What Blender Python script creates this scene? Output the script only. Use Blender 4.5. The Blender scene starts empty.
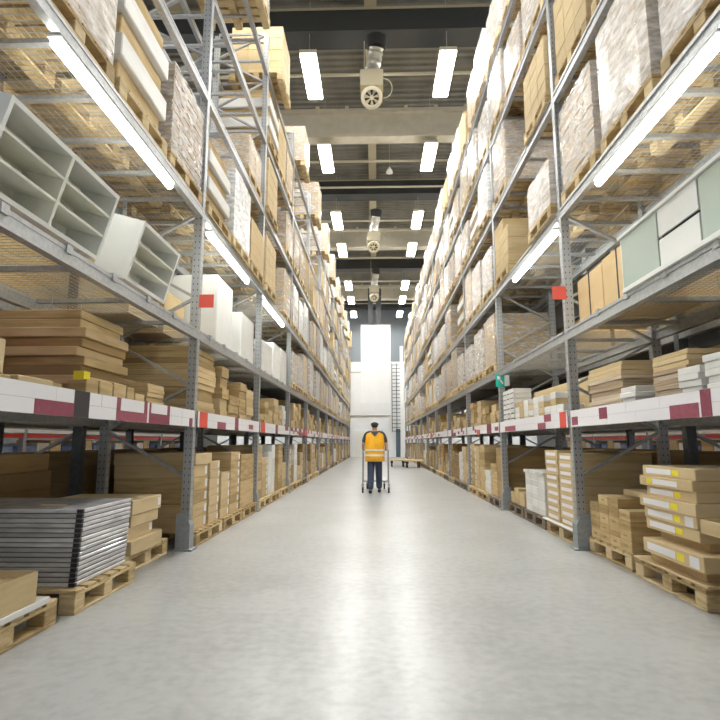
import bpy, math, random
from mathutils import Vector, Matrix
rnd = random.Random(11)
C = bpy.context.scene.collection
PI = math.pi

# ------------------------------------------------------------------ materials
def new_mat(name):
    m = bpy.data.materials.new(name); m.use_nodes = True
    nt = m.node_tree; b = nt.nodes['Principled BSDF']
    return m, nt, b
def N(nt, t, **kw):
    n = nt.nodes.new(t)
    for k, v in kw.items():
        if k in n.inputs: n.inputs[k].default_value = v
        else: setattr(n, k, v)
    return n
def plain(name, col, rough=.5, metal=0, emit=None, es=0, coat=0):
    m, nt, b = new_mat(name)
    b.inputs['Base Color'].default_value = (*col, 1); b.inputs['Roughness'].default_value = rough
    b.inputs['Metallic'].default_value = metal; b.inputs['Coat Weight'].default_value = coat
    if emit: b.inputs['Emission Color'].default_value = (*emit, 1); b.inputs['Emission Strength'].default_value = es
    return m
def noisy(name, cols, rough=.6, metal=0, scale=(4, 4, 4), nscale=3, detail=4, bump=.0, rand=True, space='Object', coat=0):
    """colour from a noise through a ramp, offset per object, plus an optional bump"""
    m, nt, b = new_mat(name); L = nt.links
    tc = N(nt, 'ShaderNodeTexCoord'); mp = N(nt, 'ShaderNodeMapping'); mp.inputs['Scale'].default_value = scale
    L.new(tc.outputs[space], mp.inputs['Vector'])
    nz = N(nt, 'ShaderNodeTexNoise', Scale=nscale, Detail=detail); nz.noise_dimensions = '4D'
    L.new(mp.outputs['Vector'], nz.inputs['Vector'])
    rp = N(nt, 'ShaderNodeValToRGB')
    e = rp.color_ramp.elements
    while len(e) < len(cols): e.new(.5)
    for i, c in enumerate(cols):
        e[i].position = .3 + .4 * i / max(1, len(cols) - 1); e[i].color = (*c, 1)
    if rand:
        oi = N(nt, 'ShaderNodeObjectInfo')
        mw = N(nt, 'ShaderNodeMath', operation='MULTIPLY'); mw.inputs[1].default_value = 37
        L.new(oi.outputs['Random'], mw.inputs[0]); L.new(mw.outputs[0], nz.inputs['W'])
        sh = N(nt, 'ShaderNodeMath', operation='MULTIPLY_ADD'); sh.inputs[1].default_value = .5; sh.inputs[2].default_value = -.25
        L.new(oi.outputs['Random'], sh.inputs[0])
        ad = N(nt, 'ShaderNodeMath', operation='ADD'); L.new(nz.outputs['Fac'], ad.inputs[0]); L.new(sh.outputs[0], ad.inputs[1])
        L.new(ad.outputs[0], rp.inputs['Fac'])
    else: L.new(nz.outputs['Fac'], rp.inputs['Fac'])
    L.new(rp.outputs['Color'], b.inputs['Base Color'])
    b.inputs['Roughness'].default_value = rough; b.inputs['Metallic'].default_value = metal; b.inputs['Coat Weight'].default_value = coat
    if bump:
        bp = N(nt, 'ShaderNodeBump', Strength=bump, Distance=.01); L.new(nz.outputs['Fac'], bp.inputs['Height']); L.new(bp.outputs['Normal'], b.inputs['Normal'])
    return m

M = {}
M['card'] = noisy('cardboard', [(.38, .265, .115), (.52, .37, .175), (.63, .47, .255)], .75, scale=(1, 1, 9), nscale=2.5)
M['card_y'] = noisy('cardboard_yellow', [(.53, .40, .205), (.66, .51, .295)], .75, scale=(1, 1, 6))
M['card_d'] = noisy('cardboard_brown', [(.30, .20, .09), (.42, .28, .12)], .8, scale=(1, 1, 12))
M['card_e'] = noisy('cardboard_sheet_edge', [(.33, .24, .15), (.50, .38, .25), (.66, .55, .42)], .8, scale=(1, 1, 60), nscale=2)
M['card_o'] = noisy('orange_tan_cardboard', [(.74, .50, .22), (.82, .60, .32)], .7, scale=(1, 1, 3))
M['wood'] = noisy('pallet_wood', [(.36, .25, .11), (.54, .40, .20), (.68, .54, .32)], .7, scale=(3, 3, 14), nscale=3, bump=.2)
M['wood_d'] = noisy('weathered_pallet_wood', [(.18, .14, .10), (.32, .26, .19)], .8, scale=(3, 3, 14), nscale=3, bump=.2)
M['white'] = noisy('white_laminate', [(.80, .80, .76), (.86, .86, .83)], .35, nscale=1)
M['whitecard'] = noisy('white_carton', [(.72, .71, .68), (.84, .83, .80)], .55, scale=(1, 1, 5), nscale=2)
M['bare'] = plain('cream_shelf_interior', (.82, .81, .70), .5)
M['steel'] = noisy('galvanised_steel', [(.36, .37, .38), (.50, .51, .52)], .42, metal=.55, scale=(5, 5, 5), nscale=6, rand=False)
M['steel_d'] = noisy('dark_grey_steel', [(.10, .11, .12), (.16, .17, .18)], .5, metal=.2, scale=(5, 5, 5), nscale=6, rand=False)  # darker grey than the galvanised steel, for back posts and deck panels
M['guard'] = noisy('foot_guard_grey', [(.25, .27, .28), (.34, .36, .37)], .6, nscale=8, rand=False)
M['label_w'] = plain('white_label', (.82, .80, .82), .5)
M['label_m'] = noisy('magenta_label', [(.24, .045, .08), (.33, .08, .12)], .5, nscale=9)
M['label_r'] = plain('red_sign', (.75, .09, .06), .45)
M['label_k'] = plain('black_label', (.03, .025, .03), .5)
M['yellow'] = plain('yellow_label', (.85, .72, .02), .5)
M['black'] = plain('black_plastic', (.02, .02, .022), .5)
M['dark'] = plain('dark_grey_metal', (.045, .048, .05), .6)
M['tube'] = plain('lit_fluorescent_tube', (.9, .9, .9), .5, emit=(.97, 1, .93), es=46)
M['lamp'] = plain('lit_ceiling_lamp_diffuser', (.9, .9, .9), .5, emit=(1, 1, .97), es=80)
M['glass'] = plain('frosted_green_glass', (.52, .62, .55), .25, coat=.6)
M['greypack'] = noisy('grey_plastic_wrap', [(.42, .41, .42), (.56, .55, .56), (.70, .69, .70)], .22, scale=(2, 2, 10), nscale=3, coat=.3)
M['green'] = plain('green_sign', (.02, .50, .36), .4)
M['pink'] = plain('pink_plastic', (.80, .10, .32), .4)
M['red'] = plain('red_plastic', (.65, .03, .02), .4)
M['blue'] = noisy('blue_packaging', [(.05, .10, .30), (.25, .35, .60)], .5, nscale=2)
M['tan_paint'] = plain('tan_painted_steel', (.46, .41, .29), .55)
M['cream_metal'] = plain('cream_enamel', (.66, .61, .47), .4)
M['foil'] = noisy('crinkled_foil_duct', [(.45, .43, .38), (.75, .72, .66)], .3, metal=.6, nscale=14, bump=.6)
M['girder'] = noisy('pale_concrete', [(.58, .54, .43), (.66, .62, .52)], .8, nscale=1, rand=False)
M['deck'] = noisy('roof_sheet', [(.22, .21, .18), (.29, .28, .24)], .5, metal=.2, scale=(1, .3, 1), nscale=2, rand=False)
M['wall'] = noisy('white_panel', [(.82, .84, .86), (.86, .88, .89)], .55, nscale=.3, rand=False)
M['wallup'] = plain('grey_blue_panel', (.22, .25, .28), .6)
M['sidewall'] = plain('grey_panel', (.07, .07, .07), .7)
M['bluedoor'] = plain('blue_grey_door', (.10, .14, .19), .5)
M['banner'] = plain('white_fabric', (.88, .89, .90), .7)
M['skin'] = plain('skin', (.55, .33, .22), .5)
M['hair'] = plain('dark_hair', (.015, .012, .010), .6)
M['vest'] = noisy('orange_vest', [(.90, .42, .01), (1.0, .52, .02)], .6, nscale=5, rand=False)
M['stripe'] = plain('reflective_stripe', (.75, .76, .72), .3)
M['trouser'] = noisy('navy_trousers', [(.03, .045, .09), (.07, .09, .15)], .8, nscale=9, rand=False)
M['shirt'] = plain('dark_grey_shirt', (.05, .055, .06), .8)

def perforated():
    m, nt, b = new_mat('perforated_steel'); L = nt.links
    tc = N(nt, 'ShaderNodeTexCoord'); sp = N(nt, 'ShaderNodeSeparateXYZ'); L.new(tc.outputs['Object'], sp.inputs[0])
    def cell(src, period, off, half):
        a = N(nt, 'ShaderNodeMath', operation='ADD'); a.inputs[1].default_value = off; L.new(src, a.inputs[0])
        p = N(nt, 'ShaderNodeMath', operation='PINGPONG'); p.inputs[1].default_value = period / 2; L.new(a.outputs[0], p.inputs[0])
        g = N(nt, 'ShaderNodeMath', operation='LESS_THAN'); g.inputs[1].default_value = half; L.new(p.outputs[0], g.inputs[0]); return g
    z = cell(sp.outputs['Z'], .075, 0, .010)
    x = cell(sp.outputs['X'], .05, .025, .005); y = cell(sp.outputs['Y'], .05, .025, .0045)
    xy = N(nt, 'ShaderNodeMath', operation='MULTIPLY')
    # a hole shows on the face that carries it: use the geometry normal to choose the axis
    ge = N(nt, 'ShaderNodeNewGeometry'); sn = N(nt, 'ShaderNodeSeparateXYZ'); L.new(ge.outputs['Normal'], sn.inputs[0])
    ab = N(nt, 'ShaderNodeMath', operation='ABSOLUTE'); L.new(sn.outputs['X'], ab.inputs[0])
    mx = N(nt, 'ShaderNodeMix'); mx.data_type = 'FLOAT'; L.new(ab.outputs[0], mx.inputs[0]); L.new(x.outputs[0], mx.inputs[2]); L.new(y.outputs[0], mx.inputs[3])
    L.new(mx.outputs[0], xy.inputs[0]); L.new(z.outputs[0], xy.inputs[1])
    cm = N(nt, 'ShaderNodeMix'); cm.data_type = 'RGBA'; cm.inputs[6].default_value = (.42, .43, .44, 1); cm.inputs[7].default_value = (.05, .05, .05, 1)
    L.new(xy.outputs[0], cm.inputs[0]); L.new(cm.outputs[2], b.inputs['Base Color'])
    b.inputs['Roughness'].default_value = .42; b.inputs['Metallic'].default_value = .5
    return m
M['perf'] = perforated()

def film(lo=.25, hi=.9, nm='shrink_film'):
    m, nt, b = new_mat(nm); L = nt.links
    tc = N(nt, 'ShaderNodeTexCoord'); mp = N(nt, 'ShaderNodeMapping'); mp.inputs['Scale'].default_value = (2, 2, 7); mp.inputs['Rotation'].default_value = (.25, .1, 0)
    L.new(tc.outputs['Object'], mp.inputs['Vector'])
    nz = N(nt, 'ShaderNodeTexNoise', Scale=3, Detail=6, Roughness=.7); nz.noise_dimensions = '4D'
    oi = N(nt, 'ShaderNodeObjectInfo'); mw = N(nt, 'ShaderNodeMath', operation='MULTIPLY'); mw.inputs[1].default_value = 50
    L.new(oi.outputs['Random'], mw.inputs[0]); L.new(mw.outputs[0], nz.inputs['W']); L.new(mp.outputs[0], nz.inputs['Vector'])
    rp = N(nt, 'ShaderNodeMapRange'); rp.inputs[1].default_value = .35; rp.inputs[2].default_value = .65; rp.inputs[3].default_value = lo; rp.inputs[4].default_value = hi
    L.new(nz.outputs['Fac'], rp.inputs[0])
    tr = N(nt, 'ShaderNodeBsdfTransparent'); mx = N(nt, 'ShaderNodeMixShader')
    b.inputs['Base Color'].default_value = (.93, .93, .93, 1); b.inputs['Roughness'].default_value = .2
    bp = N(nt, 'ShaderNodeBump', Strength=.6, Distance=.02); L.new(nz.outputs['Fac'], bp.inputs['Height']); L.new(bp.outputs[0], b.inputs['Normal'])
    L.new(rp.outputs[0], mx.inputs[0]); L.new(tr.outputs[0], mx.inputs[1]); L.new(b.outputs[0], mx.inputs[2])
    L.new(mx.outputs[0], nt.nodes['Material Output'].inputs['Surface'])
    return m
M['film'] = film()
M['film_c'] = film(.03, .62, 'clear_shrink_film')

def floor_mat():
    m, nt, b = new_mat('polished_concrete'); L = nt.links
    tc = N(nt, 'ShaderNodeTexCoord')
    n1 = N(nt, 'ShaderNodeTexNoise', Scale=.9, Detail=8, Roughness=.65); L.new(tc.outputs['Object'], n1.inputs['Vector'])
    n2 = N(nt, 'ShaderNodeTexNoise', Scale=14, Detail=5); L.new(tc.outputs['Object'], n2.inputs['Vector'])
    rp = N(nt, 'ShaderNodeValToRGB'); e = rp.color_ramp.elements
    e[0].position = .40; e[0].color = (.32, .32, .312, 1); e[1].position = .57; e[1].color = (.42, .42, .41, 1)
    ad = N(nt, 'ShaderNodeMix'); ad.data_type = 'FLOAT'; ad.inputs[0].default_value = .4
    L.new(n1.outputs['Fac'], ad.inputs[2]); L.new(n2.outputs['Fac'], ad.inputs[3]); L.new(ad.outputs[0], rp.inputs['Fac'])
    L.new(rp.outputs['Color'], b.inputs['Base Color'])
    mr = N(nt, 'ShaderNodeMapRange'); mr.inputs[3].default_value = .24; mr.inputs[4].default_value = .36; L.new(n1.outputs['Fac'], mr.inputs[0]); L.new(mr.outputs[0], b.inputs['Roughness'])
    return m
M['floor'] = floor_mat()

# ------------------------------------------------------------------ mesh builder
class MB:
    def __init__(s): s.v = []; s.f = []; s.m = []; s.mats = []
    def mi(s, m):
        m = M[m] if isinstance(m, str) else m
        if m not in s.mats: s.mats.append(m)
        return s.mats.index(m)
    def add(s, vs, fs, m):
        o = len(s.v); s.v += [tuple(v) for v in vs]; k = s.mi(m)
        for f in fs: s.f.append(tuple(i + o for i in f)); s.m.append(k)
    def box(s, a, b, m='steel', R=None, o=(0, 0, 0)):
        """axis box from corner a to corner b, optionally turned by R about o"""
        x0, x1 = sorted((a[0], b[0])); y0, y1 = sorted((a[1], b[1])); z0, z1 = sorted((a[2], b[2]))
        vs = [(x, y, z) for z in (z0, z1) for y in (y0, y1) for x in (x0, x1)]
        if R is not None: o = Vector(o); vs = [R @ (Vector(v) - o) + o for v in vs]
        s.add(vs, [(0, 2, 3, 1), (4, 5, 7, 6), (0, 1, 5, 4), (2, 6, 7, 3), (0, 4, 6, 2), (1, 3, 7, 5)], m)
    def cbox(s, a, b, m='card', c=.006):
        """box with small chamfers"""
        x0, x1 = sorted((a[0], b[0])); y0, y1 = sorted((a[1], b[1])); z0, z1 = sorted((a[2], b[2]))
        vs = []; idx = {}
        for sx in (0, 1):
            for sy in (0, 1):
                for sz in (0, 1):
                    X, Y, Z = (x0, x1)[sx], (y0, y1)[sy], (z0, z1)[sz]
                    cx, cy, cz = X + (c, -c)[sx], Y + (c, -c)[sy], Z + (c, -c)[sz]
                    for ax, p in enumerate(((X, cy, cz), (cx, Y, cz), (cx, cy, Z))):
                        idx[sx, sy, sz, ax] = len(vs); vs.append(p)
        fs = []
        for ax in range(3):
            for k in (0, 1):
                q = []
                for (a1, b1) in ((0, 0), (1, 0), (1, 1), (0, 1)):
                    key = [a1, b1]; key.insert(ax, k); q.append(idx[(*key, ax)])
                flip = (k == 0) != (ax == 1)
                fs.append(tuple(reversed(q)) if flip else tuple(q))
        for ax in range(3):
            o1, o2 = [i for i in range(3) if i != ax]
            for a1 in (0, 1):
                for b1 in (0, 1):
                    def k(t, w):
                        key = [0, 0, 0]; key[ax] = t; key[o1] = a1; key[o2] = b1; return idx[(*key, w)]
                    q = (k(0, o1), k(1, o1), k(1, o2), k(0, o2))
                    n = (Vector(vs[q[1]]) - Vector(vs[q[0]])).cross(Vector(vs[q[2]]) - Vector(vs[q[1]]))
                    d = Vector((0, 0, 0)); d[o1] = (-1, 1)[a1]; d[o2] = (-1, 1)[b1]
                    fs.append(q if n.dot(d) > 0 else tuple(reversed(q)))
        for key in [(i, j, k2) for i in (0, 1) for j in (0, 1) for k2 in (0, 1)]:
            q = (idx[(*key, 0)], idx[(*key, 1)], idx[(*key, 2)])
            n = (Vector(vs[q[1]]) - Vector(vs[q[0]])).cross(Vector(vs[q[2]]) - Vector(vs[q[1]]))
            d = Vector([(-1, 1)[t] for t in key]); fs.append(q if n.dot(d) > 0 else tuple(reversed(q)))
        s.add(vs, fs, m)
    def bar(s, p, q, w, h, m='steel'):
        p = Vector(p); q = Vector(q); d = (q - p).normalized()
        up = Vector((0, 0, 1)) if abs(d.z) < .95 else Vector((1, 0, 0))
        a = d.cross(up).normalized() * w / 2; b = a.cross(d).normalized() * h / 2
        vs = [t + i * a + j * b for t in (p, q) for i, j in ((-1, -1), (1, -1), (1, 1), (-1, 1))]
        s.add(vs, [(3, 2, 1, 0), (4, 5, 6, 7), (0, 1, 5, 4), (1, 2, 6, 5), (2, 3, 7, 6), (3, 0, 4, 7)], m)
    def cyl(s, p, q, r, m='steel', n=12, r2=None, caps=True):
        p = Vector(p); q = Vector(q); d = (q - p).normalized(); r2 = r if r2 is None else r2
        up = Vector((0, 0, 1)) if abs(d.z) < .9 else Vector((1, 0, 0))
        a = d.cross(up).normalized(); b = a.cross(d)
        vs = [t + rr * (math.cos(2 * PI * i / n) * a + math.sin(2 * PI * i / n) * b) for t, rr in ((p, r), (q, r2)) for i in range(n)]
        fs = [(i, i + n, (i + 1) % n + n, (i + 1) % n) for i in range(n)]
        if caps: fs += [tuple(range(n)), tuple(reversed(range(n, 2 * n)))]
        s.add(vs, fs, m)
    def ring(s, secs, m, n=16, caps=True):
        """loft of ellipses (cx,cy,z,rx,ry)"""
        vs = [(cx + rx * math.cos(2 * PI * i / n), cy + ry * math.sin(2 * PI * i / n), z) for cx, cy, z, rx, ry in secs for i in range(n)]
        fs = [(k * n + i, k * n + (i + 1) % n, (k + 1) * n + (i + 1) % n, (k + 1) * n + i) for k in range(len(secs) - 1) for i in range(n)]
        if caps: fs += [tuple(reversed(range(n))), tuple(range((len(secs) - 1) * n, len(secs) * n))]
        s.add(vs, fs, m)
    def mesh(s, name):
        me = bpy.data.meshes.new(name); me.from_pydata(s.v, [], s.f)
        for m in s.mats: me.materials.append(m)
        me.polygons.foreach_set('material_index', s.m); me.update(); return me
    def build(s, name, parent=None, loc=(0, 0, 0)):
        return link(name, s.mesh(name), parent, loc)

def link(name, me, parent=None, loc=(0, 0, 0), rz=0):
    o = bpy.data.objects.new(name, me); C.objects.link(o); o.location = loc
    if rz: o.rotation_euler.z = rz
    if parent: o.parent = parent
    return o
def tag(o, label, cat, group=None, kind=None):
    if len(label.split()) > 16: print('LONG LABEL', label)
    o['label'] = label; o['category'] = cat
    if group: o['group'] = group
    if kind: o['kind'] = kind
    return o
def empty(name, loc, label, cat, group=None, rz=0):
    o = link(name, None, None, loc, rz); o.empty_display_size = .1; return tag(o, label, cat, group)
def struct(o): o['kind'] = 'structure'; return o
ORD = ['first', 'second', 'third', 'fourth', 'fifth', 'sixth', 'seventh', 'eighth', 'ninth', 'tenth', 'eleventh', 'twelfth', 'thirteenth', 'fourteenth', 'fifteenth', 'sixteenth']
SIDE = {-1: 'left', 1: 'right'}
CAM = Vector((0, 0, 1.2))
def dist(p): return (Vector(p) - CAM).length

# ------------------------------------------------------------------ layout numbers
NBS = {-1: 11, 1: 10}; NEAR = .40
FX = {-1: -2.10, 1: 2.27}          # front faces of the racks
Y0 = {-1: 6.34, 1: 6.50}; PITCH = {-1: 3.50, 1: 3.65}
DEEP = 1.10
LV = {1: 1.50, 2: 2.52, 3: 4.03, 4: 5.57, 5: 7.02, 6: 8.48}   # deck heights
TOP = 9.25
def yb(s, b): return Y0[s] + PITCH[s] * (b - 1) - (NEAR if b == 0 else 0)      # y of the frame at the near end of bay b (bay 0 is the nearest)

# ------------------------------------------------------------------ rack bays
def post_mesh():
    m = MB(); m.box((-.05, -.047, 0), (.05, .047, TOP), 'perf')
    return m.mesh('post')
POST = post_mesh()
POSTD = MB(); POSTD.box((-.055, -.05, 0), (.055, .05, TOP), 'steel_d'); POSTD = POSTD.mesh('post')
def foot_mesh():
    m = MB()
    for z0, z1, a, b in ((0, .02, .11, .10),): m.box((-a, -b, z0), (a, b, z1), 'guard')
    vs = []
    for z, x0, x1, y in ((.02, -.09, .07, .075), (.28, -.09, .07, .075), (.40, -.09, .015, .066)):
        vs += [(x0, -y, z), (x1, -y, z), (x1, y, z), (x0, y, z)]
    fs = [(k * 4 + i, k * 4 + (i + 1) % 4, k * 4 + 4 + (i + 1) % 4, k * 4 + 4 + i) for k in range(2) for i in range(4)] + [(8, 9, 10, 11)]
    m.add(vs, fs, 'guard'); return m.mesh('foot_guard')
FOOT = foot_mesh()
def beam_mesh(L, h=.11, lip=True):
    m = MB(); m.box((-.025, 0, -h), (.025, L, -.03), 'steel'); m.box((-.038, 0, -.03), (.030, L, 0), 'steel')
    m.box((-.03, 0, -h - .012), (.035, L, -h + .006), 'steel')
    return m.mesh('beam')
def wire_mesh(L, D):
    m = MB()
    n = int(L / .055)
    for i in range(n + 1):
        y = i * L / n; m.box((0, y - .002, -.006), (D, y + .002, -.002), 'steel')
    n = int(D / .055)
    for i in range(n + 1):
        x = i * D / n; m.box((x - .002, 0, -.002), (x + .002, L, .002), 'steel')
    return m.mesh('wire_deck')
def bars_mesh(L, D):
    m = MB(); m.box((0, -.025, -.045), (D, .025, -.008), 'steel')
    return m.mesh('deck_support')
def put_bars(Q, t, d, z, n=6):
    for i in range(n): link('deck_support', Q['bars'], t, (d, .05 + (i + .5) * Q['L'] / n, z))
def sheet_mesh(L, D, mat):
    m = MB()
    for i in range(4):
        y = i * L / 4; m.box((0, y + .004, -.03), (D, y + L / 4 - .004, -.004), mat)
    return m.mesh('deck_panel')
strip_spec = {
    -1: [(3.29, 3.73, 0, .5, 'label_m'), (3.73, 3.93, 0, 1, 'label_k'), (4.36, 4.95, 0, 1, 'label_m'), (4.42, 4.87, .45, 1, 'label_w'), (5.0, 5.50, .0, 1, 'label_m'), (5.03, 5.42, .5, 1, 'label_w'), (6.1, 6.2, .0, .5, 'label_m')],
    1: [(3.75, 3.87, 0, 1, 'label_m'), (3.90, 4.28, 0, .55, 'label_m'), (5.43, 5.62, .3, .9, 'label_m'), (6.22, 6.40, .1, .6, 'label_m')]}
strip_spec1 = {1: [(6.60, 6.82, 0, 1, 'label_r'), (7.16, 7.45, .5, 1, 'label_m'), (7.40, 7.75, 0, .45, 'label_m'), (9.0, 9.7, .05, .5, 'label_m')], -1: [(6.46, 6.76, 0, 1, 'label_r'), (7.2, 7.6, 0, .5, 'label_m'), (8.1, 8.3, 0, 1, 'label_m'), (9.0, 9.3, .2, .6, 'label_m')]}
PROTO = {}
def rack_bay(s, b):
    P = PITCH[s] + (NEAR if b == 0 else 0); L = P - .10; y = yb(s, b); X = FX[s]
    t = empty('pallet_rack_bay', (X, y, 0), 'grey steel pallet rack bay on the %s, %s from the camera' % (SIDE[s], ORD[b]), 'rack', 'pallet rack bays lining the aisle')
    if (s, b == 0) not in PROTO:
        PROTO[s, b == 0] = dict(beam=beam_mesh(L), wire=wire_mesh(L, DEEP - .08), bars=bars_mesh(L, DEEP - .08), L=L, dark=sheet_mesh(L, DEEP - .08, 'steel_d'), pale=sheet_mesh(L, DEEP - .08, 'whitecard'))
    Q = PROTO[s, b == 0]
    ends = [0] if b < NBS[s] else [0, P]
    for e in ends:
        for dx in (.055, DEEP - .055):
            p = link('post', POST, t, (s * dx, e, 0))
            f = link('foot_guard', FOOT, p, (0, 0, 0)); f.rotation_euler.z = 0 if s < 0 else PI
            if dx > .5: f.rotation_euler.z += PI
        # zigzag bracing of the frame, each brace a part
        z = .80; k = 0
        while z < TOP - .4:
            a, c = (.07, DEEP - .07) if k % 2 == 0 else (DEEP - .07, .07)
            m = MB(); m.bar((s * a, e, z), (s * c, e, z + .52), .05, .03); m.build('brace', t)
            z += .53; k += 1
            if k % 8 == 0:
                m = MB(); m.bar((s * .08, e, z + .0), (s * (DEEP - .08), e, z + .0), .04, .04); m.build('tie_bar', t); z += .02
        m = MB(); m.bar((s * .08, e, TOP - .12), (s * (DEEP - .08), e, TOP - .12), .05, .05); m.build('tie_bar', t)
    for lv, z in LV.items():
        fb = link('beam', Q['beam'], t, (s * .03, .05, z), 0)
        rb = link('beam', Q['beam'], t, (s * (DEEP - .03), .05, z), 0)
        d = (.04 if s > 0 else -.04 - (DEEP - .08))
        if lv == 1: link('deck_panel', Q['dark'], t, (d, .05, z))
        elif lv == 2:
            if b < 3:
                link('wire_deck', Q['wire'], t, (d, .05, z)); put_bars(Q, t, d, z, 4)
            else: link('deck_panel', Q['dark'], t, (d, .05, z))
        elif lv in (3, 4, 5, 6):
            put_bars(Q, t, d, z)
            if lv == 3 and b < 3: link('wire_deck', Q['wire'], t, (d, .05, z))
    # price strip on the lowest beam
    m = MB(); m.box((0, .055, 1.37), (-s * .009, L + .045, 1.56), 'guard')
    for r0, r1 in ((1.372, 1.464), (1.466, 1.558)):
        q = .056
        while q < L + .04:
            q2 = min(L + .044, q + rnd.choice([.3, .42, .6])); m.box((-s * .009, q, r0), (-s * .012, q2 - .004, r1), 'label_w'); q = q2
    st = m.build('price_strip', t)
    spec = strip_spec[s] if b == 0 else (strip_spec1[s] if b == 1 else None)
    if spec is None:
        spec = []
        yy = y + .1
        while yy < y + P - .5:
            w = rnd.uniform(.15, .5)
            if rnd.random() < .5: h = rnd.choice([(0, .5), (.5, 1), (0, 1), (.2, .6)]); spec.append((yy, yy + w, *h, rnd.choice(['label_m', 'label_m', 'label_m', 'label_r'])))
            yy += w + .05
    for k, (a, c, h0, h1, mt) in enumerate(spec):
        a = max(a, y + .06); c = min(c, y + P - .06)
        if c - a < .02: continue
        m = MB(); xo = .012 + (.006 if mt == 'label_w' else .003)
        m.box((-s * .012, a - y, 1.372 + .186 * h0), (-s * xo, c - y, 1.372 + .186 * h1), mt); lb = m.build('price_label', st)
        lb['label'] = {'label_m': 'dark magenta price card', 'label_w': 'white price card', 'label_k': 'black price card', 'label_r': 'red price card'}[mt]
    if b in (0, 1, 2):                                 # small bracket clips on the second beam
        for q in range(5):
            m = MB(); m.box((-s * .012, 0, -.05), (s * .06, .07, .012), 'steel'); m.build('beam_clip', t, (0, .4 + q * .66, LV[2] + .005))
    return t
for s in (-1, 1):
    for b in range(NBS[s] + 1): rack_bay(s, b)

# back to back racks behind, same kind but plainer, five bays each
def back_bay(s, b):
    P = PITCH[s] + (NEAR if b == 0 else 0); L = P - .1; y = yb(s, b); X = FX[s] + s * 1.30
    t = empty('pallet_rack_bay', (X, y, 0), 'grey rack bay standing back to back with the %s %s aisle bay' % (ORD[b], SIDE[s]), 'rack', 'rack bays behind the aisle racks')
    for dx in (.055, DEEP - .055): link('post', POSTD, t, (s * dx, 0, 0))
    for k in range(8):
        a, c = (.07, DEEP - .07) if k % 2 else (DEEP - .07, .07)
        m = MB(); m.bar((s * a, 0, .8 + k * .53), (s * c, 0, 1.32 + k * .53), .05, .03); m.build('brace', t)
    Q = PROTO[s, b == 0]
    for lv in (1, 2, 3, 4):
        for dx in (.03, DEEP - .03): link('beam', Q['beam'], t, (s * dx, .05, LV[lv]))
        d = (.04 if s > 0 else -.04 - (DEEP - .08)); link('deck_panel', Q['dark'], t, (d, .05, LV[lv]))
    return t
for s in (-1, 1):
    for b in range(5): back_bay(s, b)

# ------------------------------------------------------------------ pallets
PW, PL, PH = 1.10, 1.04, .165     # across, along the aisle, height
def pallet_parts(mat):
    deck = MB()
    for i in range(6):
        y = -PL / 2 + i * (PL - .13) / 5; deck.cbox((-PW / 2, y, PH - .022), (PW / 2, y + .13, PH), mat, .003)
    st = MB(); st.cbox((-.06, -PL / 2, PH - .044), (.06, PL / 2, PH - .0225), mat, .003)
    bl = MB(); bl.cbox((-.06, -.07, .0225), (.06, .07, PH - .0445), mat, .005)
    sk = MB(); sk.cbox((-.06, -PL / 2, 0), (.06, PL / 2, .022), mat, .003)
    return deck.mesh('deck_boards'), st.mesh('stringer_board'), bl.mesh('block'), sk.mesh('skid')
def pallet_whole(mat):
    m = MB()
    for i in range(6):
        y = -PL / 2 + i * (PL - .13) / 5; m.box((-PW / 2, y, PH - .022), (PW / 2, y + .13, PH), mat)
    for x in (-1, 0, 1):
        X = x * (PW / 2 - .06); m.box((X - .06, -PL / 2, PH - .044), (X + .06, PL / 2, PH - .022), mat); m.box((X - .06, -PL / 2, 0), (X + .06, PL / 2, .022), mat)
        for y in (-1, 0, 1): Y = y * (PL / 2 - .07); m.box((X - .06, Y - .07, .022), (X + .06, Y + .07, PH - .044), mat)
    return m
PP = {k: pallet_parts(k) for k in ('wood', 'wood_d')}
PWH = {k: pallet_whole(k).mesh('wooden_pallet') for k in ('wood', 'wood_d')}
def make_pallet(x, y, z, label, group, mat='wood', detailed=True, rz=0, sc=1):
    if not detailed:
        o = link('wooden_pallet', PWH[mat], None, (x, y, z), rz); o.scale = (1, sc, 1); return tag(o, label, 'pallet', group)
    t = empty('wooden_pallet', (x, y, z), label, 'pallet', group, rz); t.scale = (1, sc, 1)
    d, st, bl, sk = PP[mat]
    link('deck_boards', d, t)
    for i in (-1, 0, 1):
        X = i * (PW / 2 - .06); link('stringer_board', st, t, (X, 0, 0)); link('skid', sk, t, (X, 0, 0))
        for j in (-1, 0, 1): link('block', bl, t, (X, j * (PL / 2 - .07), 0))
    return t

# ------------------------------------------------------------------ pallet loads
def film_shell(w, l, h, g=.008, seed=0, mt='film'):
    r = random.Random(seed); m = MB(); n = 7; k = 6
    per = []
    for i in range(n): per.append((-w / 2, -l / 2 + l * i / n))
    for i in range(n): per.append((-w / 2 + w * i / n, l / 2))
    for i in range(n): per.append((w / 2, l / 2 - l * i / n))
    for i in range(n): per.append((w / 2 - w * i / n, -l / 2))
    vs = []
    for j in range(k + 1):
        for i, (x, y) in enumerate(per):
            d = Vector((x / w * 2, y / l * 2)); mx = max(abs(d.x), abs(d.y)); gg = g + r.uniform(0, .018)
            corner = i % n == 0
            ox = math.copysign(gg, x) if abs(abs(x) - w / 2) < 1e-6 else 0
            oy = math.copysign(gg, y) if abs(abs(y) - l / 2) < 1e-6 else 0
            if corner: ox, oy = math.copysign(g, x), math.copysign(g, y)
            vs.append((x + ox, y + oy, .004 + (h + g - .004) * j / k))
    P = len(per)
    fs = [(j * P + i, j * P + P + i, j * P + P + (i + 1) % P, j * P + (i + 1) % P) for j in range(k) for i in range(P)]
    fs.append(tuple(k * P + i for i in reversed(range(P))))
    m.add(vs, fs, mt); return m.mesh('film_wrap')
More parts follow.
